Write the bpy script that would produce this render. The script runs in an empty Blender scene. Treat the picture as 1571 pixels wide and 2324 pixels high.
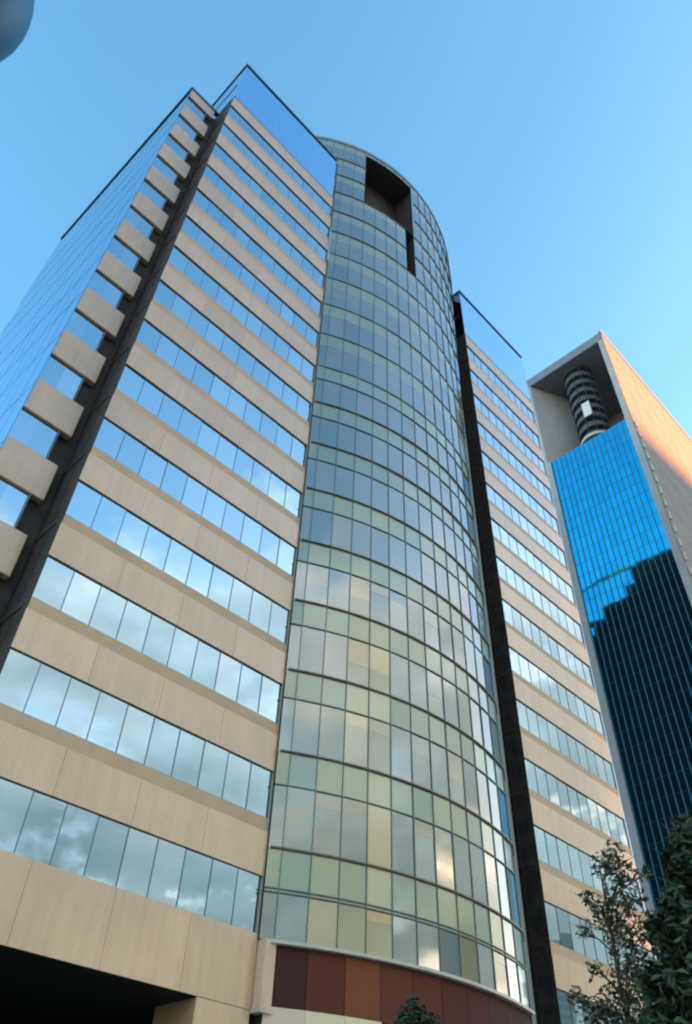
import bpy, math, random
from mathutils import Vector, Matrix
R = math.radians
random.seed(7)
S = bpy.context.scene
COL = S.collection
EYE = 1.6

# ---------------------------------------------------------------- camera
cam_d = bpy.data.cameras.new('camera')
cam = bpy.data.objects.new('camera', cam_d)
COL.objects.link(cam)
S.camera = cam
cam_d.sensor_fit = 'HORIZONTAL'
cam_d.sensor_width = 36.0
FPX = 1740.176
cam_d.lens = 36.0 * FPX / 1571.0
cam_d.clip_start = 0.1
cam_d.clip_end = 6000

def pdir(px, py):
    return Vector((px - 785.5, py - 1162.0, FPX)).normalized()
UP = pdir(866, -602)
AX = pdir(3225, 2990)
AX = (AX - UP * AX.dot(UP)).normalized()
AY = UP.cross(AX)
if AY.dot(pdir(-1658, 2767)) < 0:
    AY = -AY
# columns: camera axes written in world axes
right = Vector((AX.x, AY.x, UP.x)); down = Vector((AX.y, AY.y, UP.y)); fwd = Vector((AX.z, AY.z, UP.z))
m = Matrix((right, -down, -fwd)).transposed().to_4x4()
m.translation = Vector((0, 0, EYE))
cam.matrix_world = m

def ray(px, py):
    c = pdir(px, py)
    return Vector((AX.dot(c), AY.dot(c), UP.dot(c)))

# ---------------------------------------------------------------- light
SUN_EL, SUN_DX, SUN_DY = 12.0, 0.80, -0.60
sdir = Vector((SUN_DX, SUN_DY, 0)).normalized() * math.cos(R(SUN_EL)) + Vector((0, 0, math.sin(R(SUN_EL))))
world = bpy.data.worlds.new('World')
S.world = world
world.use_nodes = True
nt = world.node_tree
nt.nodes.clear()
N = nt.nodes.new; L = nt.links.new
out = N('ShaderNodeOutputWorld'); bg = N('ShaderNodeBackground')
sky = N('ShaderNodeTexSky')
sky.sky_type = 'NISHITA'
sky.sun_disc = False
sky.sun_elevation = R(SUN_EL)
sky.sun_rotation = math.atan2(sdir.x, sdir.y)
sky.altitude = 0
sky.air_density = 1.0
sky.dust_density = 0.9
sky.ozone_density = 0.4
bg.inputs['Strength'].default_value = 0.15
hs = N('ShaderNodeHueSaturation'); hs.inputs['Saturation'].default_value = 1.40; hs.inputs['Hue'].default_value = 0.49
L(sky.outputs[0], hs.inputs['Color'])
# broken cloud, low in the sky on the side behind the camera
tc = N('ShaderNodeTexCoord'); sep = N('ShaderNodeSeparateXYZ')
L(tc.outputs['Generated'], sep.inputs[0])
mp = N('ShaderNodeMapping'); mp.inputs['Scale'].default_value = (1, 1, 2.2)
L(tc.outputs['Generated'], mp.inputs[0])
nz = N('ShaderNodeTexNoise'); nz.inputs['Scale'].default_value = 3.2; nz.inputs['Detail'].default_value = 7; nz.inputs['Roughness'].default_value = 0.6
L(mp.outputs[0], nz.inputs['Vector'])
side = N('ShaderNodeMapRange'); side.inputs['From Min'].default_value = -0.10; side.inputs['From Max'].default_value = -0.40
L(sep.outputs['Y'], side.inputs['Value'])
low = N('ShaderNodeMapRange'); low.inputs['From Min'].default_value = 0.80; low.inputs['From Max'].default_value = 0.52
low.inputs['To Min'].default_value = -0.22; low.inputs['To Max'].default_value = 0.20
L(sep.outputs['Z'], low.inputs['Value'])
ad = N('ShaderNodeMath'); ad.operation = 'ADD'; L(nz.outputs[0], ad.inputs[0]); L(low.outputs[0], ad.inputs[1])
cr = N('ShaderNodeMapRange'); cr.inputs['From Min'].default_value = 0.50; cr.inputs['From Max'].default_value = 0.64
L(ad.outputs[0], cr.inputs['Value'])
m2 = N('ShaderNodeMath'); m2.operation = 'MULTIPLY'
L(cr.outputs[0], m2.inputs[0]); L(side.outputs[0], m2.inputs[1])
# thicker and greyer towards the horizon, bright tops above
cc = N('ShaderNodeValToRGB'); ce = cc.color_ramp.elements
ce[0].position = 0.25; ce[0].color = (0.30, 0.345, 0.325, 1); ce[1].position = 0.72; ce[1].color = (0.85, 0.90, 0.92, 1)
e_ = ce.new(0.46); e_.color = (0.58, 0.66, 0.64, 1)
L(sep.outputs['Z'], cc.inputs[0])
nv = N('ShaderNodeMapRange'); nv.inputs['From Min'].default_value = 0.35; nv.inputs['From Max'].default_value = 0.65
nv.inputs['To Min'].default_value = 2.5; nv.inputs['To Max'].default_value = 4.3
nz2 = N('ShaderNodeTexNoise'); nz2.inputs['Scale'].default_value = 6; nz2.inputs['Detail'].default_value = 6
L(mp.outputs[0], nz2.inputs['Vector']); L(nz2.outputs[0], nv.inputs['Value'])
vs = N('ShaderNodeVectorMath'); vs.operation = 'SCALE'
L(cc.outputs[0], vs.inputs[0]); L(nv.outputs[0], vs.inputs['Scale'])
mix = N('ShaderNodeMix'); mix.data_type = 'RGBA'
L(vs.outputs[0], mix.inputs[7])
L(m2.outputs[0], mix.inputs[0]); L(hs.outputs[0], mix.inputs[6])
L(mix.outputs[2], bg.inputs['Color']); L(bg.outputs[0], out.inputs[0])

sun_d = bpy.data.lights.new('sun', 'SUN')
sun_d.energy = 5.0
sun_d.angle = R(0.53)
sun_d.color = (1.0, 0.34, 0.11)
sun = bpy.data.objects.new('sun', sun_d)
COL.objects.link(sun)
sun.rotation_euler = sdir.to_track_quat('Z', 'Y').to_euler()
sun.location = (0, -20, 60)

S.view_settings.view_transform = 'Standard'
S.view_settings.look = 'None'
S.view_settings.exposure = 2.08
S.view_settings.gamma = 1
S.cycles.filter_width = 2.2
S.cycles.max_bounces = 8

# ---------------------------------------------------------------- materials
def mat(name, col, rough=0.6, metal=0.0, ior=1.5, var=0.0, scale=1.0, bump=0.0, bscale=4.0, rnd=None, spec=0.5, streak=0.0, col2=None, tone=0.0):
    m = bpy.data.materials.new(name); m.use_nodes = True
    t = m.node_tree; n = t.nodes; b = n['Principled BSDF']
    b.inputs['Roughness'].default_value = rough
    b.inputs['Metallic'].default_value = metal
    b.inputs['IOR'].default_value = ior
    b.inputs['Specular IOR Level'].default_value = spec
    c4 = (*col, 1)
    b.inputs['Base Color'].default_value = c4
    src = None
    if var or streak or col2:
        tc = n.new('ShaderNodeTexCoord')
        mpn = n.new('ShaderNodeMapping'); mpn.inputs['Scale'].default_value = (1, 1, 0.35 if streak else 1)
        t.links.new(tc.outputs['Object'], mpn.inputs[0])
        ns = n.new('ShaderNodeTexNoise'); ns.inputs['Scale'].default_value = scale; ns.inputs['Detail'].default_value = 6
        ns.inputs['Roughness'].default_value = 0.6
        t.links.new(mpn.outputs[0], ns.inputs['Vector'])
        mx = n.new('ShaderNodeMix'); mx.data_type = 'RGBA'
        k = var or streak
        c_lo = tuple(c * (1 - k) for c in col); c_hi = tuple(min(1, c * (1 + k)) for c in (col2 or col))
        mx.inputs[6].default_value = (*c_lo, 1); mx.inputs[7].default_value = (*c_hi, 1)
        r = n.new('ShaderNodeMapRange'); r.inputs['From Min'].default_value = 0.3; r.inputs['From Max'].default_value = 0.7
        t.links.new(ns.outputs[0], r.inputs['Value']); t.links.new(r.outputs[0], mx.inputs[0])
        src = mx.outputs[2]
    if rnd:
        # per-pane tint picked by the mesh attribute "pane" (0..1)
        at = n.new('ShaderNodeAttribute'); at.attribute_name = 'pane'
        ramp = n.new('ShaderNodeValToRGB'); ramp.color_ramp.interpolation = 'LINEAR'
        e = ramp.color_ramp.elements
        e[0].position = rnd[0][0]; e[0].color = (*rnd[0][1], 1)
        e[1].position = rnd[-1][0]; e[1].color = (*rnd[-1][1], 1)
        for p, c in rnd[1:-1]:
            x = e.new(p); x.color = (*c, 1)
        t.links.new(at.outputs['Fac'], ramp.inputs[0]); src = ramp.outputs[0]
    if tone:
        at = n.new('ShaderNodeAttribute'); at.attribute_name = 'pane'
        tcs = n.new('ShaderNodeTexCoord'); ms = n.new('ShaderNodeMapping'); ms.inputs['Scale'].default_value = (2.2, 2.2, 0.16)
        t.links.new(tcs.outputs['Object'], ms.inputs[0])
        n3 = n.new('ShaderNodeTexNoise'); n3.inputs['Scale'].default_value = 1.6; n3.inputs['Detail'].default_value = 5
        t.links.new(ms.outputs[0], n3.inputs['Vector'])
        r1 = n.new('ShaderNodeMapRange'); r1.inputs['To Min'].default_value = 1 - tone; r1.inputs['To Max'].default_value = 1 + tone
        t.links.new(at.outputs['Fac'], r1.inputs['Value'])
        r2 = n.new('ShaderNodeMapRange'); r2.inputs['From Min'].default_value = .35; r2.inputs['From Max'].default_value = .65
        r2.inputs['To Min'].default_value = 1 - tone * 1.3; r2.inputs['To Max'].default_value = 1.02
        t.links.new(n3.outputs[0], r2.inputs['Value'])
        mm = n.new('ShaderNodeMath'); mm.operation = 'MULTIPLY'
        t.links.new(r1.outputs[0], mm.inputs[0]); t.links.new(r2.outputs[0], mm.inputs[1])
        sc = n.new('ShaderNodeVectorMath'); sc.operation = 'SCALE'
        t.links.new(src, sc.inputs[0]); t.links.new(mm.outputs[0], sc.inputs['Scale']); src = sc.outputs[0]
    if src:
        t.links.new(src, b.inputs['Base Color'])
    if bump:
        tc2 = n.new('ShaderNodeTexCoord')
        nb = n.new('ShaderNodeTexNoise'); nb.inputs['Scale'].default_value = bscale; nb.inputs['Detail'].default_value = 3
        bp = n.new('ShaderNodeBump'); bp.inputs['Strength'].default_value = bump; bp.inputs['Distance'].default_value = 0.05
        t.links.new(tc2.outputs['Object'], nb.inputs['Vector']); t.links.new(nb.outputs[0], bp.inputs['Height'])
        t.links.new(bp.outputs[0], b.inputs['Normal'])
    return m

M = {}
M['beige'] = mat('beige polished stone', (0.68, 0.45, 0.265), 0.26, tone=0.06, ior=1.9, var=0.10, scale=0.35, bump=0.15, bscale=9)
M['beige_sill'] = mat('beige sill concrete', (0.60, 0.42, 0.25), 0.6, var=0.10, scale=0.8)
M['edge'] = mat('pale corner trim', (0.46, 0.42, 0.35), 0.5)
M['joint'] = mat('joint sealant', (0.25, 0.18, 0.12), 0.9)
M['mirror'] = mat('silver blue window glass', (0.60, 0.72, 0.80), 0.03, 1.0, bump=0.02, bscale=1.3,
                  rnd=[(0, (0.29, 0.41, 0.48)), (0.5, (0.33, 0.45, 0.52)), (1, (0.38, 0.49, 0.55))])
M['blue_glass'] = mat('deep blue glass', (0.25, 0.55, 0.85), 0.04, 1.0, bump=0.02, bscale=1.2,
                      rnd=[(0, (0.09, 0.37, 0.62)), (1, (0.13, 0.43, 0.68))])
M['cap_glass'] = mat('parapet glass', (0.27, 0.50, 0.72), 0.04, 1.0, bump=0.02, bscale=1.2)
M['win_mull'] = mat('grey blue mullion', (0.13, 0.19, 0.24), 0.35, 0.5)
M['drum_mull'] = mat('grey green mullion', (0.15, 0.18, 0.17), 0.4, 0.3)
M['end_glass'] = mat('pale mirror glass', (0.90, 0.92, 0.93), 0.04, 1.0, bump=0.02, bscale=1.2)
M['mullion'] = mat('dark aluminium mullion', (0.12, 0.16, 0.17), 0.4, 0.6)
M['blue_mullion'] = mat('blue grey mullion', (0.07, 0.28, 0.50), 0.12, 1.0)
M['rim'] = mat('rim metal', (0.24, 0.27, 0.27), 0.5, 0.2)
M['ledge'] = mat('bronze ledge', (0.15, 0.12, 0.10), 0.45, 0.4, var=0.2, scale=2)
M['pale_metal'] = mat('pale metal trim', (0.62, 0.55, 0.47), 0.5, 0.0, var=0.1, scale=2)
M['dark_wall'] = mat('dark stone cladding', (0.022, 0.025, 0.028), 0.7, var=0.5, scale=1.2, col2=(0.045, 0.036, 0.032))
M['dark_joint'] = mat('brown floor joint', (0.07, 0.045, 0.035), 0.6)
M['spandrel_glass'] = mat('pale green spandrel glass', (0.45, 0.58, 0.50), 0.09, 0.0, ior=2.2, bump=0.03, bscale=1.0,
                  rnd=[(0, (0.22, 0.28, 0.22)), (0.45, (0.28, 0.33, 0.22)), (0.8, (0.42, 0.42, 0.22)), (1, (0.62, 0.54, 0.32))])  # yellow stops paint in warm reflections
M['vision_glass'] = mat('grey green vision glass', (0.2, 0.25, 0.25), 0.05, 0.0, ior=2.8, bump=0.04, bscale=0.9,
                  rnd=[(0, (0.09, 0.12, 0.115)), (0.45, (0.15, 0.19, 0.165)), (0.62, (0.21, 0.19, 0.10)), (0.8, (0.36, 0.27, 0.11)), (1, (0.60, 0.37, 0.11))])  # olive to gold stops are painted reflections
M['void'] = mat('unlit interior', (0.008, 0.009, 0.008), 0.9)
M['brown'] = mat('red brown panel', (0.16, 0.045, 0.03), 0.75, spec=0.2,
                 rnd=[(0, (0.05, 0.022, 0.020)), (0.4, (0.12, 0.036, 0.026)), (0.7, (0.17, 0.050, 0.032)), (1, (0.27, 0.10, 0.04))])
M['cream'] = mat('cream wall panel', (0.80, 0.66, 0.42), 0.6, rnd=[(0, (0.80, 0.60, 0.46)), (1, (0.85, 0.76, 0.46))])
M['pink'] = mat('salmon plaster', (0.80, 0.55, 0.40), 0.7, var=0.08, scale=1.5)
M['grey_conc'] = mat('grey tower concrete', (0.47, 0.47, 0.47), 0.8, var=0.12, scale=0.3)
M['tower_side'] = mat('grey tower cladding', (0.32, 0.285, 0.27), 0.75, var=0.08, scale=0.3)
M['soffit'] = mat('grey soffit', (0.24, 0.26, 0.30), 0.8, var=0.1)
M['tower_glass'] = mat('bright blue curtain glass', (0.02, 0.50, 0.66), 0.05, 1.0,
                  rnd=[(0, (0.014, 0.40, 0.60)), (1, (0.025, 0.46, 0.67))])
M['tower_mull'] = mat('steel mullion', (0.12, 0.16, 0.18), 0.5, 0.1)
M['stair'] = mat('dark painted steel', (0.055, 0.06, 0.065), 0.5)
M['white'] = mat('white panel', (0.8, 0.8, 0.78), 0.6)
M['bark'] = mat('bark', (0.09, 0.065, 0.045), 0.9, var=0.4, scale=6, bump=0.5, bscale=20)
M['leaf_dark'] = mat('dark leaves', (0.03, 0.05, 0.02), 0.5, rnd=[(0, (0.008, 0.016, 0.008)), (0.7, (0.02, 0.034, 0.012)), (1, (0.05, 0.08, 0.02))])
M['leaf_glint'] = mat('olive leaves with painted glints', (0.08, 0.08, 0.04), 0.35, rnd=[(0, (0.012, 0.016, 0.009)), (0.7, (0.035, 0.038, 0.018)), (0.88, (0.13, 0.12, 0.07)), (1, (0.55, 0.50, 0.38))])  # palest leaf tones paint in glossy highlights
M['asphalt'] = mat('asphalt', (0.05, 0.05, 0.052), 0.85, var=0.25, scale=3, bump=0.3, bscale=60)
M['ground'] = mat('city ground', (0.16, 0.15, 0.13), 0.9, var=0.2, scale=0.05)
M['paving'] = mat('stone paving', (0.30, 0.27, 0.23), 0.8, var=0.15, scale=1.5)
M['kerb'] = mat('kerb stone', (0.35, 0.34, 0.32), 0.8, var=0.1, scale=2)
M['marking'] = mat('road paint', (0.75, 0.75, 0.72), 0.7, var=0.1, scale=6)
M['lamp_blue'] = mat('blue glazed lamp globe', (0.003, 0.14, 0.30), 0.5, 0.0, var=0.2, scale=2)
M['pole'] = mat('painted pole', (0.06, 0.07, 0.08), 0.45, 0.3)
M['far_wall'] = mat('shade tower wall', (0.34, 0.30, 0.26), 0.8, var=0.1, scale=0.02)

# ---------------------------------------------------------------- mesh helpers
class MB:
    def __init__(s): s.v = []; s.f = []; s.a = []
    def quad(s, p, r=None):
        i = len(s.v); s.v += [tuple(q) for q in p]; s.f.append(tuple(range(i, i + len(p))))
        s.a += [random.random() if r is None else r] * len(p)
        return s
    def box(s, x0, x1, y0, y1, z0, z1, r=0.5):
        i = len(s.v)
        s.v += [(x0, y0, z0), (x1, y0, z0), (x1, y1, z0), (x0, y1, z0), (x0, y0, z1), (x1, y0, z1), (x1, y1, z1), (x0, y1, z1)]
        s.f += [tuple(i + k for k in q) for q in ((0, 3, 2, 1), (4, 5, 6, 7), (0, 1, 5, 4), (1, 2, 6, 5), (2, 3, 7, 6), (3, 0, 4, 7))]
        s.a += [r] * 8
        return s
    def prism(s, pts, z0, z1, r=0.5):
        n = len(pts); i = len(s.v)
        s.v += [(x, y, z0) for x, y in pts] + [(x, y, z1) for x, y in pts]
        s.f.append(tuple(i + k for k in reversed(range(n)))); s.f.append(tuple(i + n + k for k in range(n)))
        for k in range(n):
            j = (k + 1) % n
            s.f.append((i + k, i + j, i + n + j, i + n + k))
        s.a += [r] * (2 * n)
        return s
    def tube(s, pts, rad, seg=8, r=0.5):
        """swept tube through pts, rad per point"""
        base = len(s.v); n = len(pts)
        for k in range(n):
            d = (Vector(pts[min(k + 1, n - 1)]) - Vector(pts[max(k - 1, 0)])).normalized()
            u = d.orthogonal().normalized() if abs(d.z) < 0.9 else Vector((1, 0, 0)).cross(d).normalized()
            w = d.cross(u)
            for q in range(seg):
                t = 2 * math.pi * q / seg
                s.v.append(tuple(Vector(pts[k]) + (u * math.cos(t) + w * math.sin(t)) * rad[k])); s.a.append(r)
        for k in range(n - 1):
            for q in range(seg):
                a = base + k * seg + q; b = base + k * seg + (q + 1) % seg
                s.f.append((a, b, b + seg, a + seg))
        s.f.append(tuple(base + q for q in reversed(range(seg)))); s.f.append(tuple(base + (n - 1) * seg + q for q in range(seg)))
        return s
    def lathe(s, cx, cy, prof, seg=32, a0=0, a1=360, r=0.5):
        base = len(s.v); full = abs(a1 - a0) >= 360; n = seg if full else seg + 1
        for rad, z in prof:
            for q in range(n):
                t = R(a0 + (a1 - a0) * q / seg)
                s.v.append((cx + rad * math.sin(t), cy - rad * math.cos(t), z)); s.a.append(r)
        for k in range(len(prof) - 1):
            for q in range(seg):
                a = base + k * n + q; b = base + k * n + (q + 1) % n
                s.f.append((a, b, b + n, a + n))
        return s
    def build(s, name, material, parent=None, smooth=False, bevel=0.0):
        me = bpy.data.meshes.new(name); me.from_pydata(s.v, [], s.f); me.update()
        at = me.attributes.new('pane', 'FLOAT', 'POINT'); at.data.foreach_set('value', s.a)
        me.materials.append(material)
        if smooth:
            me.polygons.foreach_set('use_smooth', [True] * len(me.polygons))
        o = bpy.data.objects.new(name, me); COL.objects.link(o)
        if parent: o.parent = parent
        if bevel:
            b = o.modifiers.new('bevel', 'BEVEL'); b.width = bevel; b.segments = 2; b.limit_method = 'ANGLE'
        return o

def tag(o, label=None, cat=None, group=None, kind=None):
    if label: o['label'] = label
    if cat: o['category'] = cat
    if group: o['group'] = group
    if kind: o['kind'] = kind
    return o

def empty(name, loc, label, cat, group=None):
    o = bpy.data.objects.new(name, None); COL.objects.link(o); o.location = loc
    return tag(o, label, cat, group)

Z = lambda h: h + EYE          # heights below are measured from the eye

# ---------------------------------------------------------------- ground
MB().box(-2500, 2500, -2500, 2500, -1.0, -0.004).build('ground', M['ground'])['kind'] = 'structure'
MB().box(-400, 400, -30, -6, -0.003, 0.0).build('road', M['asphalt'])['kind'] = 'structure'
MB().box(-400, 400, -6, 21.5, -0.003, 0.14).build('pavement', M['paving'])['kind'] = 'structure'
mk = MB()
for k in range(-14, 15): mk.box(k * 8 - 1.5, k * 8 + 1.5, -18.08, -17.92, 0.001, 0.005)
mk.build('road_marking', M['marking'])['kind'] = 'structure'
MB().box(-400, 400, -6.3, -6.003, -0.003, 0.16).build('kerb', M['kerb'])['kind'] = 'structure'

# ================================================================ the office building
B0 = 22.6                      # plane of the street front
A0, A1 = 7.05, 18.62           # left block
C0, C1 = 37.62, 49.25           # right block
TOP = 76.4                     # roof of the blocks
CX, CY, CR = 27.3, 37.1, 17.0  # the drum
bld = empty('office_building', (27, 30, 0), 'beige banded office building with a tall curved glass drum rising between two flat blocks', 'building')
bld.location = (0, 0, 0)

def glass_row(mb, x0, x1, n, y, z0, z1, tilt=0.004, gap=0.0):
    """n panes in the plane y, each a hair out of true"""
    w = (x1 - x0) / n
    for k in range(n):
        a = x0 + k * w + gap; b = x0 + (k + 1) * w - gap
        t1 = random.uniform(-tilt, tilt) * w; t2 = random.uniform(-tilt, tilt) * (z1 - z0)
        mb.quad([(a, y - t1, z0), (b, y + t1, z0), (b, y + t1 + t2, z1), (a, y - t1 + t2, z1)])

def flat_block(x0, x1, n, depth, bottom_z):
    core = MB()
    core.box(x0 + 0.02, x1 - 0.02, B0 + 0.45, depth, Z(5.9), Z(TOP - 0.3))
    c = core.build('block_wall', M['dark_wall'], bld)
    MB().box(x1 - 0.015, x1 + 0.004, B0 + 0.47, depth, Z(5.9), Z(68.1)).build('end_wall', M['void'], c)  # near-black slab added so the far tower reflects a dark end
    # side walls: dark stone with a brown joint on each floor
    j = MB()
    for k in range(17):
        z = Z(8.0 + 4 * k)
        j.box(x0 - 0.03, x0 + 0.015, B0 + 0.46, depth - 0.5, z - 0.12, z + 0.12)
    for q in range(1, 12):
        j.box(x0 - 0.022, x0 + 0.015, B0 + 0.46 + q * 0.62, B0 + 0.50 + q * 0.62, Z(6), Z(68))
    j.build('floor_joint', M['dark_joint'], c)
    for k in range(16):
        if k < 15:
            zb, zt = Z(8.12 + 4 * k), Z(10.02 + 4 * k)
            g = MB(); glass_row(g, x0, x1, n, B0 + 0.085, zb, zt)
            w = g.build('window_strip', M['mirror'], c)
        # spandrel above window k-1 / below window k
        sb = Z(6.02 + 4 * k) if k else Z(5.87)
        st = Z(8.12 + 4 * k)
        if k == 15: sb, st = Z(66.02), Z(68.12)
        s = MB(); npan = 4; pw = (x1 - x0) / npan
        top_ = st if k == 0 else st - 0.52
        s.box(x0 + .004, x1 - .004, B0 + 0.02, B0 + 0.44, sb + .004, top_ - .004, 0.0)
        for q in range(npan):
            s.box(x0 + q * pw + (0.007 if q else 0), x0 + (q + 1) * pw - (0.007 if q < npan - 1 else 0), B0, B0 + 0.0195, sb, top_, random.random())
        s.build('spandrel', M['beige'], c)
        if k:
            s2 = MB().box(x0 + 0.002, x1 - 0.002, B0 + 0.045, B0 + 0.43, st - 0.519, st)
            s2.build('sill', M['beige_sill'], c)
    # mullions, all of one block's ribbon windows framed alike
    mu = MB()
    w = (x1 - x0) / n
    for k in range(15):
        zb, zt = Z(8.12 + 4 * k), Z(10.02 + 4 * k)
        for q in range(n + 1):
            xx = x0 + q * w
            hw = 0.005 if x0 > 30 else (0.013 if k < 5 else 0.006)
            mu.box(max(x0, xx - hw), min(x1, xx + hw), B0 + 0.06, B0 + 0.11, zb, zt)
        mu.box(x0, x1, B0 + 0.055, B0 + 0.12, zt - (0.02 if k < 6 else 0.008), zt - 0.001)
        mu.box(x0, x1, B0 + 0.055, B0 + 0.12, zb + 0.001, zb + (0.018 if k < 6 else 0.008))
    mu.build('window_mullions', M['win_mull'], c)
    MB().box(x1 - 0.06, x1 + 0.003, B0 + 0.012, B0 + 0.46, Z(8.0), Z(TOP) - .01).build('edge_trim', M['edge'], c)
    MB().box(x0 - 0.003, x0 + 0.03, B0 + 0.03, B0 + 0.46, Z(8.0), Z(68.1)).build('edge_trim', M['dark_wall'], c)
    # parapet glazing wraps the corners
    cap = MB(); endc = MB(); endd = MB()
    z0 = Z(68.13)
    for r_ in range(4):
        za = z0 + r_ * 1.9; zb = za + 1.9
        if r_ == 3: zb = Z(TOP)
        glass_row(cap, x0, x1, n, B0 + 0.02, za, zb, 0.002)
        ny = 12; dy = (depth - B0) / ny
        for q in range(ny):
            cap.quad([(x0, B0 + 0.02 + (q + 1) * dy, za), (x0, B0 + 0.02 + q * dy, za), (x0, B0 + 0.02 + q * dy, zb), (x0, B0 + 0.02 + (q + 1) * dy, zb)])
            (endc if za > Z(TOP + 0.5 - (B0 + q * dy - 26) * .62) else endd).quad([(x1, B0 + 0.02 + q * dy, za), (x1, B0 + 0.02 + (q + 1) * dy, za), (x1, B0 + 0.02 + (q + 1) * dy, zb), (x1, B0 + 0.02 + q * dy, zb)])  # unseen end, dark and mirror tones stepped to shape the far tower's reflection
    cap.build('parapet_glass', M['cap_glass'], c)
    endc.build('end_reflection_glass', M['end_glass'], c); endd.build('end_reflection_panel', M['void'], c)
    co = MB()
    co.box(x0 - 0.08, x1 + 0.08, B0 - 0.08, B0 + 0.3, Z(TOP), Z(TOP) + 0.22)
    co.box(x0 - 0.08, x0 + 0.3, B0 + 0.3, depth, Z(TOP), Z(TOP) + 0.22)
    co.box(x1 - 0.3, x1 + 0.08, B0 + 0.3, depth, Z(TOP), Z(TOP) + 0.22)
    co.build('coping', M['mullion'], c)
    return c

left = flat_block(A0, A1, 10, 46.0, 5.87)
right_b = flat_block(C0, C1, 10, 46.0, 5.87)
# right block stands on a solid base, left block on a pier over a dark driveway
MB().box(C0, C1, B0, B0 + 2.0, 0.14, Z(5.865)).build('base_wall', M['beige'], right_b)
MB().box(C0 + 0.02, C1 - 0.02, B0 + 2.01, 46, 0.14, Z(5.88)).build('base_core', M['dark_wall'], right_b)
MB().box(16.42, A1, B0 + 0.01, B0 + 2.2, 0.14, Z(5.865)).build('pier', M['beige'], left, bevel=0.03)
dv = MB()
dv.box(A0 - 9, A1, 40, 40.5, 0.14, Z(5.89)); dv.box(A1 - 0.5, A1 - 0.003, B0 + 2.21, 40, 0.14, Z(5.89)); dv.box(A0 - 9, A1, B0 + 0.3, 40, 0.141, 0.16)
dv.box(A0 + 0.03, A1 - 0.01, B0 + 0.05, 40, Z(5.85), Z(5.868))
dv.build('driveway_void', M['void'], left)  # near-black walls paint in the shade under the block

# ---- left wing, set back, one narrow bay of bands and a blue glass flank
WB, WA0, WA1, WTOP = 24.4, 4.25, 6.64, 67.2
WBK = (3.72, 43.4)
wing = MB()
wing.prism([(WA0 + 0.06, WB + 0.4), (A0 + 0.01, WB + 0.4), (A0 + 0.01, 43.3), (WBK[0] + 0.06, 43.3)], 0.14, Z(WTOP - 0.3))
wing = wing.build('wing_wall', M['dark_wall'], bld)
for k in range(-2, 15):
    off = 8.12 - 0.35 + 4 * k
    if k < 15:
        g = MB(); glass_row(g, WA0, 6.04, 2, WB + 0.14, Z(off), Z(off + 1.9)); g.build('window_strip', M['mirror'], wing)
        MB().box(6.04, 6.10, WB + 0.06, WB + 0.38, Z(off), Z(off + 1.9)).build('window_frame', M['mullion'], wing)
    t = Z(off + 0.0); bt = Z(off - 2.1)
    if k == 14:
        bt = Z(off - 2.1)
    if k <= 14:
        MB().box(WA0 + 0.02, WA1, WB, WB + 0.38, bt if k > -2 else 0.14, t).build('spandrel', M['beige'], wing, bevel=0.05)
MB().box(WA0 + 0.02, WA1, WB, WB + 0.38, Z(65.68), Z(WTOP) - .01).build('spandrel', M['beige'], wing, bevel=0.05)
fl = MB(); nf = 14; zs = [Z(-1.4)] + [Z(8.12 - 0.35 + 4 * k - 0.35) for k in range(-2, 15)] + [Z(WTOP)]
def flank(t):
    return (WA0 + (WBK[0] - WA0) * t, WB + 0.02 + (WBK[1] - WB) * t)
fm = MB()
for i in range(len(zs) - 1):
    for q in range(nf):
        p, p2 = flank(q / nf), flank((q + 1) / nf)
        t = random.uniform(-.002, .002); t2 = random.uniform(-.003, .003)
        fl.quad([(p2[0] + t, p2[1], zs[i]), (p[0] - t, p[1], zs[i]), (p[0] - t + t2, p[1], zs[i + 1]), (p2[0] + t + t2, p2[1], zs[i + 1])])
    a, b = flank(0), flank(1)
    fm.prism([(a[0] - 0.008, a[1]), (a[0] + 0.03, a[1]), (b[0] + 0.03, b[1]), (b[0] - 0.008, b[1])], zs[i] - 0.009, zs[i] + 0.009)
fl.build('flank_glass', M['blue_glass'], wing)
for q in range(nf + 1):
    p = flank(q / nf); fm.box(p[0] - 0.006, p[0] + 0.03, p[1] - 0.015, p[1] + 0.015, 0.14, Z(WTOP))
fm.build('flank_mullions', M['blue_mullion'], wing)
cp = MB(); a, b = flank(0), flank(1)
cp.prism([(a[0] - 0.1, a[1] - 0.1), (a[0] + 0.35, a[1] - 0.1), (b[0] + 0.35, b[1] + 0.1), (b[0] - 0.1, b[1] + 0.1)], Z(WTOP), Z(WTOP) + 0.2)
cp.box(WA0 + 0.36, A0 - 0.1, WB - 0.08, WB + 0.3, Z(WTOP), Z(WTOP) + 0.2)
cp.build('coping', M['mullion'], wing)

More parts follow.
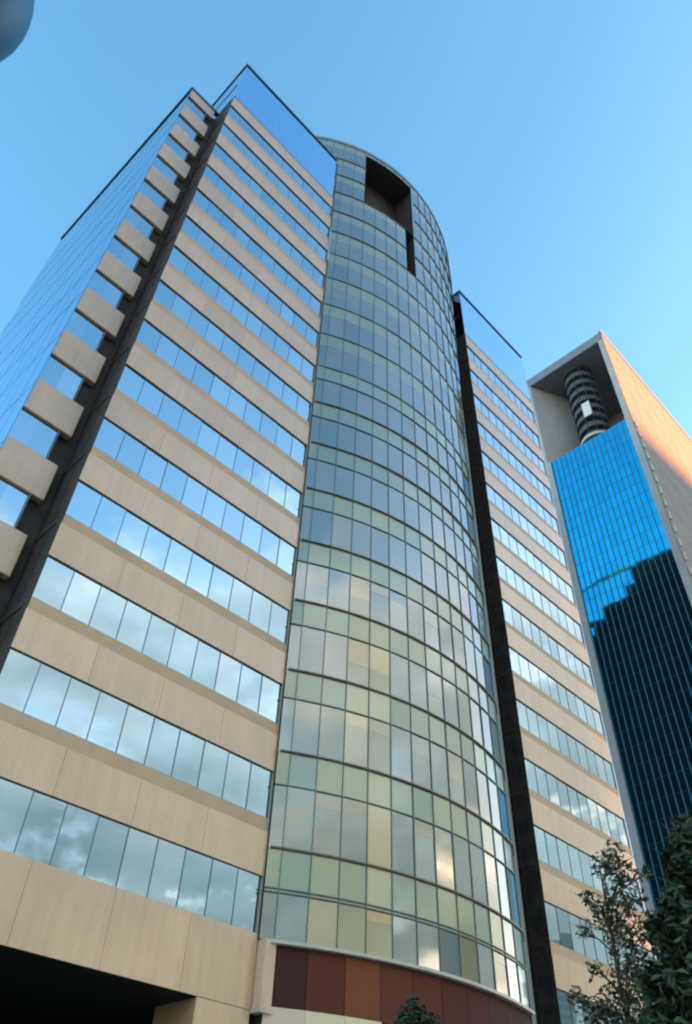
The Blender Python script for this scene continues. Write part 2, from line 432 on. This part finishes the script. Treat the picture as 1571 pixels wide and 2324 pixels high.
# ---- the drum
def dp(ang, rad=CR):
    t = R(ang); return (CX + rad * math.sin(t), CY - rad * math.cos(t))
AS = -30.8
STEP = 3.87
def a_end(h):
    return 17.8 + max(0.0, min(9.5, (h - 42) / 36 * 9.5))
FL = [7.95, 11.05] + [14.9 + 3.88 * k for k in range(18)]     # ledge heights
FL[-1] = 81.0
drum = MB()
inner = [dp(AS + 0.4 + k * (48.6 / 24), CR - 0.35) for k in range(25)]
drum.prism(inner + [(33.0, 30.0), (A1 + .3, 30.0)], Z(5.9), Z(FL[-5]) - 8)
drum = drum.build('drum_core', M['void'], bld)
def in_open(a, z):          # the dark loggia and its slot below
    return (-20.9 < a < -1.0 and 69.4 < z < 80.4) or (-5.6 < a < -1.9 and 61.4 < z < 69.5)
def reflection_tint(a, z, vis):  # random pane tone, plus warm reflections painted into the lower drum
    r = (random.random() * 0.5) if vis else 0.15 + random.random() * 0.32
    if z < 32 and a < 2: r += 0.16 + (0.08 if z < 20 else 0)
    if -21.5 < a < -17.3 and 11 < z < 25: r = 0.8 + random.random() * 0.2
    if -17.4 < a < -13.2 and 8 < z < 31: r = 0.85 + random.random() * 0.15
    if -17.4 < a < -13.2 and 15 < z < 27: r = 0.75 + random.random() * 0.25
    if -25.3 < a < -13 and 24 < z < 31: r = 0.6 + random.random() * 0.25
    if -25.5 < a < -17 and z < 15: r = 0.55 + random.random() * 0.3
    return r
def cols(h):
    """column edges (degrees) at height h"""
    if h >= 76.2:
        return None
    e = [AS, -29.05]
    while e[-1] + STEP < a_end(h) - 0.3: e.append(e[-1] + STEP)
    e.append(a_end(h)); return e
def pane(mb, a, a2, b, b2, z0, z1, r):
    """a,b edge angles at the bottom, a2,b2 at the top"""
    t = random.uniform(-.006, .006); u = random.uniform(-.010, .010)
    p = [dp(a, CR + t), dp(b, CR - t), dp(b2, CR - t + u), dp(a2, CR + t + u)]
    mb.quad([(p[0][0], p[0][1], z0), (p[1][0], p[1][1], z0), (p[2][0], p[2][1], z1), (p[3][0], p[3][1], z1)], r)
mull = MB(); led = None
for i in range(len(FL) - 1):
    z0, z1 = FL[i], FL[i + 1]
    zs_ = z1 - (1.42 if i else 1.55)
    full = z1 > 77
    lo = MB(); hi = MB()
    for (za, zb, mb) in ((z0, zs_, lo), (zs_, z1, hi)):
        rows = [(za, zb)]
        if 61 < zb and za < 81:
            cuts = sorted({za, zb} | {c for c in (61.4, 69.4, 80.4) if za < c < zb}); rows = list(zip(cuts[:-1], cuts[1:]))
        for (ra, rb) in rows:
            zm = (ra + rb) / 2
            if zm > 76.0:
                edges = [(-48.4 + STEP * k) for k in range(93)]; edges = edges[:92] + [-48.4 + 360]
                e1 = e2 = edges
            else:
                e1, e2 = cols(ra), cols(rb)
                n = min(len(e1), len(e2)); e1 = e1[:n - 1] + [e1[-1] if len(e1) == n else e1[n - 1]]; e2 = e2[:n - 1] + [e2[-1] if len(e2) == n else e2[n - 1]]
            for q in range(len(e1) - 1):
                am = (e1[q] + e1[q + 1]) / 2
                a, b, a2, b2 = e1[q], e1[q + 1], e2[q], e2[q + 1]
                if in_open(am, zm): continue
                rr = reflection_tint(am, zm, mb is lo)
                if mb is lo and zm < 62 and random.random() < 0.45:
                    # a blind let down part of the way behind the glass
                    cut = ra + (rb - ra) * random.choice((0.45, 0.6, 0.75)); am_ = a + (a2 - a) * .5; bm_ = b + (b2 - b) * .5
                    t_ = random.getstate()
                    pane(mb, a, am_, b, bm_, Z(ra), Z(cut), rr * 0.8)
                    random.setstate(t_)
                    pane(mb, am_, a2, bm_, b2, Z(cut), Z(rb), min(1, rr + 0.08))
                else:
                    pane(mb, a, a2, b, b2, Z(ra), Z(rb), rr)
                if q and not in_open(a - 0.6, zm):
                    p0, p1 = dp(a, CR - 0.03), dp(a, CR + 0.05); w_ = 0.022
                    w_ = 0.014 if zm < 36 else 0.007; tx, ty = math.cos(R(a)) * w_, math.sin(R(a)) * w_
                    mull.prism([(p1[0] - tx, p1[1] - ty), (p1[0] + tx, p1[1] + ty), (p0[0] + tx, p0[1] + ty), (p0[0] - tx, p0[1] - ty)], Z(ra) + .002, Z(rb) - .002)
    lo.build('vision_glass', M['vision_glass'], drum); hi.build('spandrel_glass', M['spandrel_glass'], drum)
def ring(name, h0, h1, r0, r1, a0, a1, m_, parent=drum, seg=None):
    b = MB(); n = seg or max(2, int((a1 - a0) / 1.6))
    for k in range(n):
        p = [dp(a0 + (a1 - a0) * k / n, r1), dp(a0 + (a1 - a0) * (k + 1) / n, r1), dp(a0 + (a1 - a0) * (k + 1) / n, r0), dp(a0 + (a1 - a0) * k / n, r0)]
        b.prism(p, Z(h0), Z(h1))
    return b.build(name, m_, parent)
for i, h in enumerate(FL[1:-1]):
    if 69.5 < h < 80.4:
        ring('ledge', h - 0.035, h + 0.03, CR - 0.1, CR + 0.07, AS if h < 76 else -48, -20.9, M['ledge'])
        ring('ledge', h - 0.035, h + 0.03, CR - 0.1, CR + 0.07, -1.0, a_end(h) if h < 76 else 120, M['ledge'])
    elif 61.4 < h < 69.5:
        ring('ledge', h - 0.035, h + 0.03, CR - 0.1, CR + 0.07, AS, -5.6, M['ledge'])
        ring('ledge', h - 0.035, h + 0.03, CR - 0.1, CR + 0.07, -1.9, a_end(h), M['ledge'])
    else:
        ring('ledge', h - (0.035 if h < 40 else .02), h + (0.03 if h < 40 else .015), CR - 0.1, CR + (0.09 if h < 40 else .055), AS + 0.25, a_end(h), M['ledge'])
    hs_ = h - 1.42
    if h < 45:
        ring('transom', hs_ - 0.02, hs_ + 0.02, CR - 0.03, CR + 0.05, AS, a_end(h), M['mullion'])
ring('transom', 9.48, 9.52, CR - 0.03, CR + 0.05, AS, 17.8, M['mullion'])
mull.build('glass_mullions', M['drum_mull'], drum)
ring('rim', 81.0, 81.5, CR - 0.4, CR + 0.06, -48, 312, M['rim'])
MB().lathe(CX, CY, [(CR - 0.41, Z(76.0)), (CR - 0.41, Z(81.4)), (0.1, Z(81.4))], 64, -1.0, 339.0).build('penthouse_wall', M['dark_wall'], drum)
# loggia box: floor, back, cheeks, dark brown
lg = MB()
n = 8
for (a0_, a1_, h0, h1, dep) in ((-20.9, -1.0, 69.4, 80.4, 2.6), (-5.6, -1.9, 61.4, 69.38, 1.2)):
    for k in range(n):
        a = a0_ + (a1_ - a0_) * k / n; b = a0_ + (a1_ - a0_) * (k + 1) / n
        q = [dp(a, CR - dep), dp(b, CR - dep)]
        lg.quad([(q[0][0], q[0][1], Z(h0)), (q[1][0], q[1][1], Z(h0)), (q[1][0], q[1][1], Z(h1)), (q[0][0], q[0][1], Z(h1))])
        for zz in (h0, h1):
            o = [dp(a, CR - .02), dp(b, CR - .02)]
            lg.quad([(o[0][0], o[0][1], Z(zz)), (o[1][0], o[1][1], Z(zz)), (q[1][0], q[1][1], Z(zz)), (q[0][0], q[0][1], Z(zz))])
    for a in (a0_, a1_):
        i_, o_ = dp(a, CR - dep), dp(a, CR - .01)
        lg.quad([(o_[0], o_[1], Z(h0)), (i_[0], i_[1], Z(h0)), (i_[0], i_[1], Z(h1)), (o_[0], o_[1], Z(h1))])
lg.build('loggia_wall', mat('loggia brown', (0.05, 0.04, 0.035), 0.8, var=0.3, scale=1), drum)
# base of the drum: pale lip, red-brown fascia panels, cream wall below
ring('lip', 7.84, 7.95, CR - 0.3, CR + 0.16, AS + 1.2, 17.8, M['pale_metal'])
fa = MB(); a = -29.6
for k, r_ in enumerate((0.1, 0.5, 0.85, 0.6, 0.48, 0.3, 0.25, 0.12, 0.05, 0.0)):  # end panels darkened as painted shade, middle tones differ by panel
    b = a + 4.8
    p, q = dp(a + 0.04, CR - 0.05), dp(b - 0.04, CR - 0.05)
    fa.quad([(p[0], p[1], Z(6.0)), (q[0], q[1], Z(6.0)), (q[0], q[1], Z(7.8)), (p[0], p[1], Z(7.8))], r_); a = b
fa.build('fascia_panel', M['brown'], drum)
for ks in ((0, 1, 2), (7, 8, 9)):
    bs = MB()
    for k in ks:
        a = -29.6 + 4.8 * k; p, q = dp(a + (0.03 if k != ks[0] else 0), CR + 0.02), dp(a + 4.8, CR + 0.02)
        bs.quad([(p[0], p[1], 0.14), (q[0], q[1], 0.14), (q[0], q[1], Z(6.0)), (p[0], p[1], Z(6.0))], (0, 0.8, 0.9)[k % 3])
    bs.build('entrance_wall', M['cream'], drum)
MB().prism([dp(-29.7 + k * 48 / 20, CR - 0.12) for k in range(21)] + [(33, 30), (A1 + .4, 30)], 0.14, Z(7.85)).build('base_core', M['dark_wall'], drum)
MB().box(18.66, 19.14, B0 - 0.42, B0 + 0.06, Z(5.9), Z(7.94)).build('corner_pilaster', M['pink'], drum, bevel=0.02)
MB().box(18.62, 19.18, B0 - 0.46, B0 + 0.08, Z(5.78), Z(5.895)).build('pilaster_foot', M['pale_metal'], drum)
# right end of the drum: dark fin, pale line, dark recess
e = dp(17.9)
rec = MB()
rec.prism([(e[0], e[1] + 0.02), (33.35, 21.45), (34.4, 22.6), (36.4, 23.6), (37.62, 24.6), (37.62, 26.6), (33, 26.6)], 0.14, Z(68))
rec = rec.build('recess_wall', M['dark_wall'], bld)
MB().prism([(33.55, 21.60), (33.75, 21.50), (33.85, 21.64), (33.65, 21.76)], 0.14, Z(60)).build('recess_pipe', M['rim'], rec)
fj = MB()
for h in FL[1:-4]: fj.prism([(e[0] + .05, e[1] - 0.04), (33.35, 21.38), (34.42, 22.52), (34.3, 22.7), (33.2, 21.6)], Z(h) - 0.12, Z(h) + 0.12)
fj.build('floor_joint', M['dark_joint'], rec)

# ================================================================ the far tower
TA, TB0, TB1, TTOP, TFL = 70.0, 18.9, 32.1, 102.0, 82.0
tw = empty('framed_tower', (0, 0, 0), 'grey tower with bright blue glass and a round stair shaft in its open top', 'building')
w = MB()
w.box(TA, TA + 14, TB1 - 0.8, TB1, 0, Z(TFL)); w.box(TA, TA + 14, TB0, TB0 + 0.8, 0, Z(TFL + .0))
w.prism([(TA, TB1), (TA, TB1 - 0.35), (TA + 6, TB1 - 3.4), (TA + 14, TB1 - 4.6), (TA + 14, TB1)], Z(TFL), Z(100.2))
w.box(TA, TA + 14, TB0, TB0 + 0.75, Z(TFL) + .002, Z(100.2))
w.box(TA + 14.01, TA + 34, TB0 + .01, TB1, 0, Z(TTOP - .3))
fr = w.build('tower_frame', M['grey_conc'], tw)
MB().box(TA, TA + 14, TB0 + .002, TB1, Z(100.21), Z(TTOP)).build('top_soffit', M['soffit'], tw)
sd = MB(); ns_ = 8
for k in range(24):
    for q in range(ns_):
        x0 = TA + 0.1 + q * 33.8 / ns_; x1 = TA + 0.1 + (q + 1) * 33.8 / ns_
        sd.box(x0 + .03, x1 - .03, TB0 - 0.08, TB0 - 0.004, Z(6 + k * 4.0) + .03, Z(10 + k * 4.0) - .03)
sd.build('side_cladding', M['tower_side'], tw)
MB().box(TA - .12, TA + 34.1, TB0 - 0.2, TB0 + .3, Z(TTOP) + .002, Z(TTOP) + 0.35).build('coping', M['pale_metal'], tw)
for k in range(38):
    MB().box(TA + 0.35, TA + 0.75, TB0 - 0.26, TB0 - .081, Z(2 + k * 2.1), Z(3.1 + k * 2.1)).build('edge_louvre', M['pale_metal'], tw)
gl = MB(); gm = MB(); nb = 16; bw = (TB1 - .8 - TB0 - .8) / nb
zz = [0] + [Z(5.8 + 1.9 * k) for k in range(40)] + [Z(TFL)]
for i in range(len(zz) - 1):
    for q in range(nb):
        y0 = TB0 + .8 + q * bw; y1 = y0 + bw; t = random.uniform(-.004, .004); u = random.uniform(-.006, .006)
        gl.quad([(TA + .3 + t, y1, zz[i]), (TA + .3 - t, y0, zz[i]), (TA + .3 - t + u, y0, zz[i + 1]), (TA + .3 + t + u, y1, zz[i + 1])])
    gm.box(TA + .28, TA + .33, TB0 + .8, TB1 - .8, zz[i] - .007, zz[i] + .007)
gl.build('curtain_glass', M['tower_glass'], tw)
for q in range(nb + 1):
    y0 = TB0 + .8 + q * bw; gm.box(TA + .18, TA + .34, y0 - .03, y0 + .03, 0, Z(TFL))
gm.build('curtain_mullions', M['tower_mull'], tw)
MB().box(TA + .34, TA + 13.9, TB0 + .81, TB1 - .81, 0, Z(TFL)).build('tower_core', M['void'], tw)
st = MB(); SX, SY, SR = TA + 3.4, 25.2, 1.95
st.lathe(SX, SY, [(SR - .35, Z(TFL)), (SR - .35, Z(100.2))], 24)
st = st.build('stair_shaft', M['stair'], tw, smooth=True)
rg = MB()
for k in range(9):
    z = Z(TFL + 1.6 + k * 2.0)
    rg.lathe(SX, SY, [(SR - .3, z), (SR + .28, z), (SR + .28, z + .9), (SR - .3, z + .9)], 28)
rg.build('stair_rings', mat('grey steel ring', (0.085, 0.09, 0.095), 0.6, 0.0), st)
for q in range(7):
    a_ = math.radians(180 + q * 30); MB().tube([(SX + (SR + .34) * math.cos(a_), SY + (SR + .34) * math.sin(a_), Z(82)), (SX + (SR + .34) * math.cos(a_), SY + (SR + .34) * math.sin(a_), Z(100.1))], [.045, .045], 6).build('stair_post', M['stair'], st)
MB().box(SX - SR - .75, SX - SR - .55, SY - 1.35, SY - 0.15, Z(87.3), Z(90.2)).build('white_panel', M['white'], st)
MB().lathe(SX, SY, [(SR - .3, Z(83.5)), (SR + .5, Z(83.5)), (SR + .5, Z(84.0)), (SR - .3, Z(84.0))], 28).build('shaft_collar', M['pale_metal'], st)

# ================================================================ unseen towers added toward the sun (they shade the street, show in the glass)
SHADE_D = 900.0
SHADE_H = 82.0 + EYE + SHADE_D * math.tan(R(SUN_EL))
hd = Vector((SUN_DX, SUN_DY)).normalized(); pd = Vector((-hd.y, hd.x))
for k in range(5):
    wdt = 58.0
    c_ = Vector((60, 20)) + hd * SHADE_D + pd * (-31 + (k - 2) * (wdt + 0.4))
    t = empty('shade_tower', (c_.x, c_.y, 0), 'pale slab tower added outside the view to shade the building', 'building', 'added shade towers outside the view')
    t.rotation_euler.z = math.atan2(pd.y, pd.x) + math.pi
    h = SHADE_H + (10 if k < 3 else -3)  # raised towers shade the drum, low ones let sun reach the far tower
    MB().box(-wdt / 2, wdt / 2, 0, 40, 0, h).build('wall', M['far_wall'], t)
    wn = MB()
    for f in range(int(h / 8) - 1):
        wn.box(-wdt / 2 + 3, wdt / 2 - 3, -0.3, -0.002, 6 + f * 8, 9.5 + f * 8)
        wn.box(-wdt / 2 + 3, wdt / 2 - 3, 40.002, 40.3, 6 + f * 8, 9.5 + f * 8)
    wn.build('window', M['mullion'], t)

# ================================================================ trees
def tree(name, label, x, y, h, clumps, leaf_n, leaf_s, leaf_m, trunk_r=0.12, group=None, cat='tree'):
    t = empty(name, (x, y, 0.14), label, cat, group)
    tr = MB()
    top = max(c[2] for c in clumps)
    pts = [(0, 0, 0), (random.uniform(-.05, .05), random.uniform(-.05, .05), top * .35), (random.uniform(-.08, .08), .05, top * .7), (0, 0, top * .97)]
    tr.tube(pts, [trunk_r * 1.25, trunk_r, trunk_r * .6, trunk_r * .15], 9)
    for c in clumps:
        zb = max(0.4, c[2] - c[3] * 1.2 - .3)
        tr.tube([(0, 0, zb), (c[0] * .5, c[1] * .5, (zb + c[2]) / 2 + .05), (c[0], c[1], c[2])], [trunk_r * .35, trunk_r * .22, .012], 6)
        for _ in range(5):
            e_ = Vector((random.gauss(0, .5), random.gauss(0, .5), random.gauss(.15, .4))) * c[3] * 1.2
            m_ = Vector((c[0] * .6, c[1] * .6, (zb + c[2] * 2) / 3))
            tr.tube([tuple(m_), tuple((m_ + Vector(c[:3]) + e_) / 2 + Vector((.02, .02, .03))), tuple(Vector(c[:3]) + e_)], [.014, .010, .004], 5)
    tr.build('trunk', M['bark'], t)
    lf = MB()
    tot = sum(c[3] ** 2 for c in clumps)
    for c in clumps:
        for _ in range(int(leaf_n * c[3] ** 2 / tot)):
            d = Vector((random.gauss(0, 1), random.gauss(0, 1), random.gauss(0, 1))).normalized() * c[3] * (random.random() ** .45)
            d.z *= c[4] if len(c) > 4 else 1
            p = Vector(c[:3]) + d
            u = Vector((random.gauss(0, 1), random.gauss(0, 1), random.gauss(0, .6))).normalized(); v = u.cross(Vector((random.gauss(0, 1), random.gauss(0, 1), random.gauss(0, 1)))).normalized()
            s = leaf_s * random.uniform(.6, 1.3); r = random.random()
            w_ = u.cross(v) * s * .15
            lf.quad([p - u * s, p - v * s * .38 + w_, p + u * s, p + v * s * .38 + w_], r)
    lf.build('crown', leaf_m, t)
    return t

def place(px, py, dist):
    r = ray(px, py); k = dist / math.hypot(r.x, r.y); return r.x * k, r.y * k, Z(r.z * k)
cx_, cy_, _ = place(1425, 2300, 19.0)
def cl(px, py, rad, dist=19.0, sq=1.0):
    x_, y_, z_ = place(px, py, dist); return (x_ - cx_, y_ - cy_, z_ - .14, rad, sq)
tree('slender_tree', 'slender young tree with dark crown and leaves flecked with painted highlights before the striped right block', cx_, cy_, 9,
     [cl(1392, 1935, .28), cl(1375, 1965, .36), cl(1415, 1985, .34), cl(1400, 2020, .30), cl(1368, 2070, .40), cl(1420, 2075, .42), cl(1440, 2040, .28),
      cl(1400, 2120, .38), cl(1450, 2130, .36), cl(1425, 2180, .40), cl(1462, 2200, .40), cl(1420, 2235, .40), cl(1390, 2275, .40), cl(1345, 2300, .34), cl(1440, 2290, .5), cl(1485, 2270, .36),
      cl(1335, 2040, .2), cl(1325, 2110, .2), cl(1350, 2200, .22), cl(1465, 1985, .2), cl(1485, 2090, .22), cl(1310, 2270, .24), cl(1370, 2330, .45), cl(1460, 2340, .6), cl(1410, 2380, .6)], 2900, .085, M['leaf_glint'], .07)
cx_, cy_, _ = place(1640, 2350, 12.0)
tree('leafy_tree', 'dark leafy tree filling the lower right corner', cx_, cy_, 7,
     [cl(1574, 1895, .30, 12), cl(1614, 1960, .5, 12), cl(1559, 1985, .30, 12), cl(1574, 2080, .45, 12), cl(1544, 2170, .38, 12), cl(1604, 2200, .6, 12), cl(1559, 2270, .5, 12), cl(1534, 2340, .42, 12), cl(1500, 2110, .2, 12), cl(1490, 2230, .24, 12), cl(1540, 1940, .2, 12), cl(1640, 2100, .6, 12), cl(1640, 2300, .7, 12)],
     6500, .10, M['leaf_dark'], .12)
cx_, cy_, _ = place(945, 2330, 15.0)
tree('sapling', 'small dark green sapling below the red-brown panels', cx_, cy_, 5,
     [cl(938, 2275, .13, 15), cl(926, 2306, .19, 15), cl(955, 2308, .19, 15), cl(940, 2330, .34, 15), cl(910, 2345, .26, 15), cl(980, 2345, .28, 15)],
     1100, .06, M['leaf_dark'], .035)

# ================================================================ street lamp whose globe just enters the top left corner
g = ray(-122, -55); dist = 5.2
gp = g * dist; gx, gy, gz = gp.x, gp.y, Z(gp.z)
lamp = empty('street_lamp', (gx, gy, 0.0), 'street lamp with a large blue globe cut off by the top left corner', 'street lamp')
GR = 0.40
gb = MB(); gb.lathe(0, 0, [(0.02 + GR * math.sin(math.pi * k / 24), gz - GR * math.cos(math.pi * k / 24)) for k in range(25)], 40)
gb.build('lamp_globe', M['lamp_blue'], lamp, smooth=True)
MB().tube([(0, 0, 0), (0, 0, 0.5), (0, 0, gz - GR + .04)], [.11, .07, .05], 14).build('pole', M['pole'], lamp)
MB().lathe(0, 0, [(.05, gz - GR - .06), (.16, gz - GR - .02), (.20, gz - GR + .07), (.16, gz - GR + .09)], 24).build('collar', M['pole'], lamp)
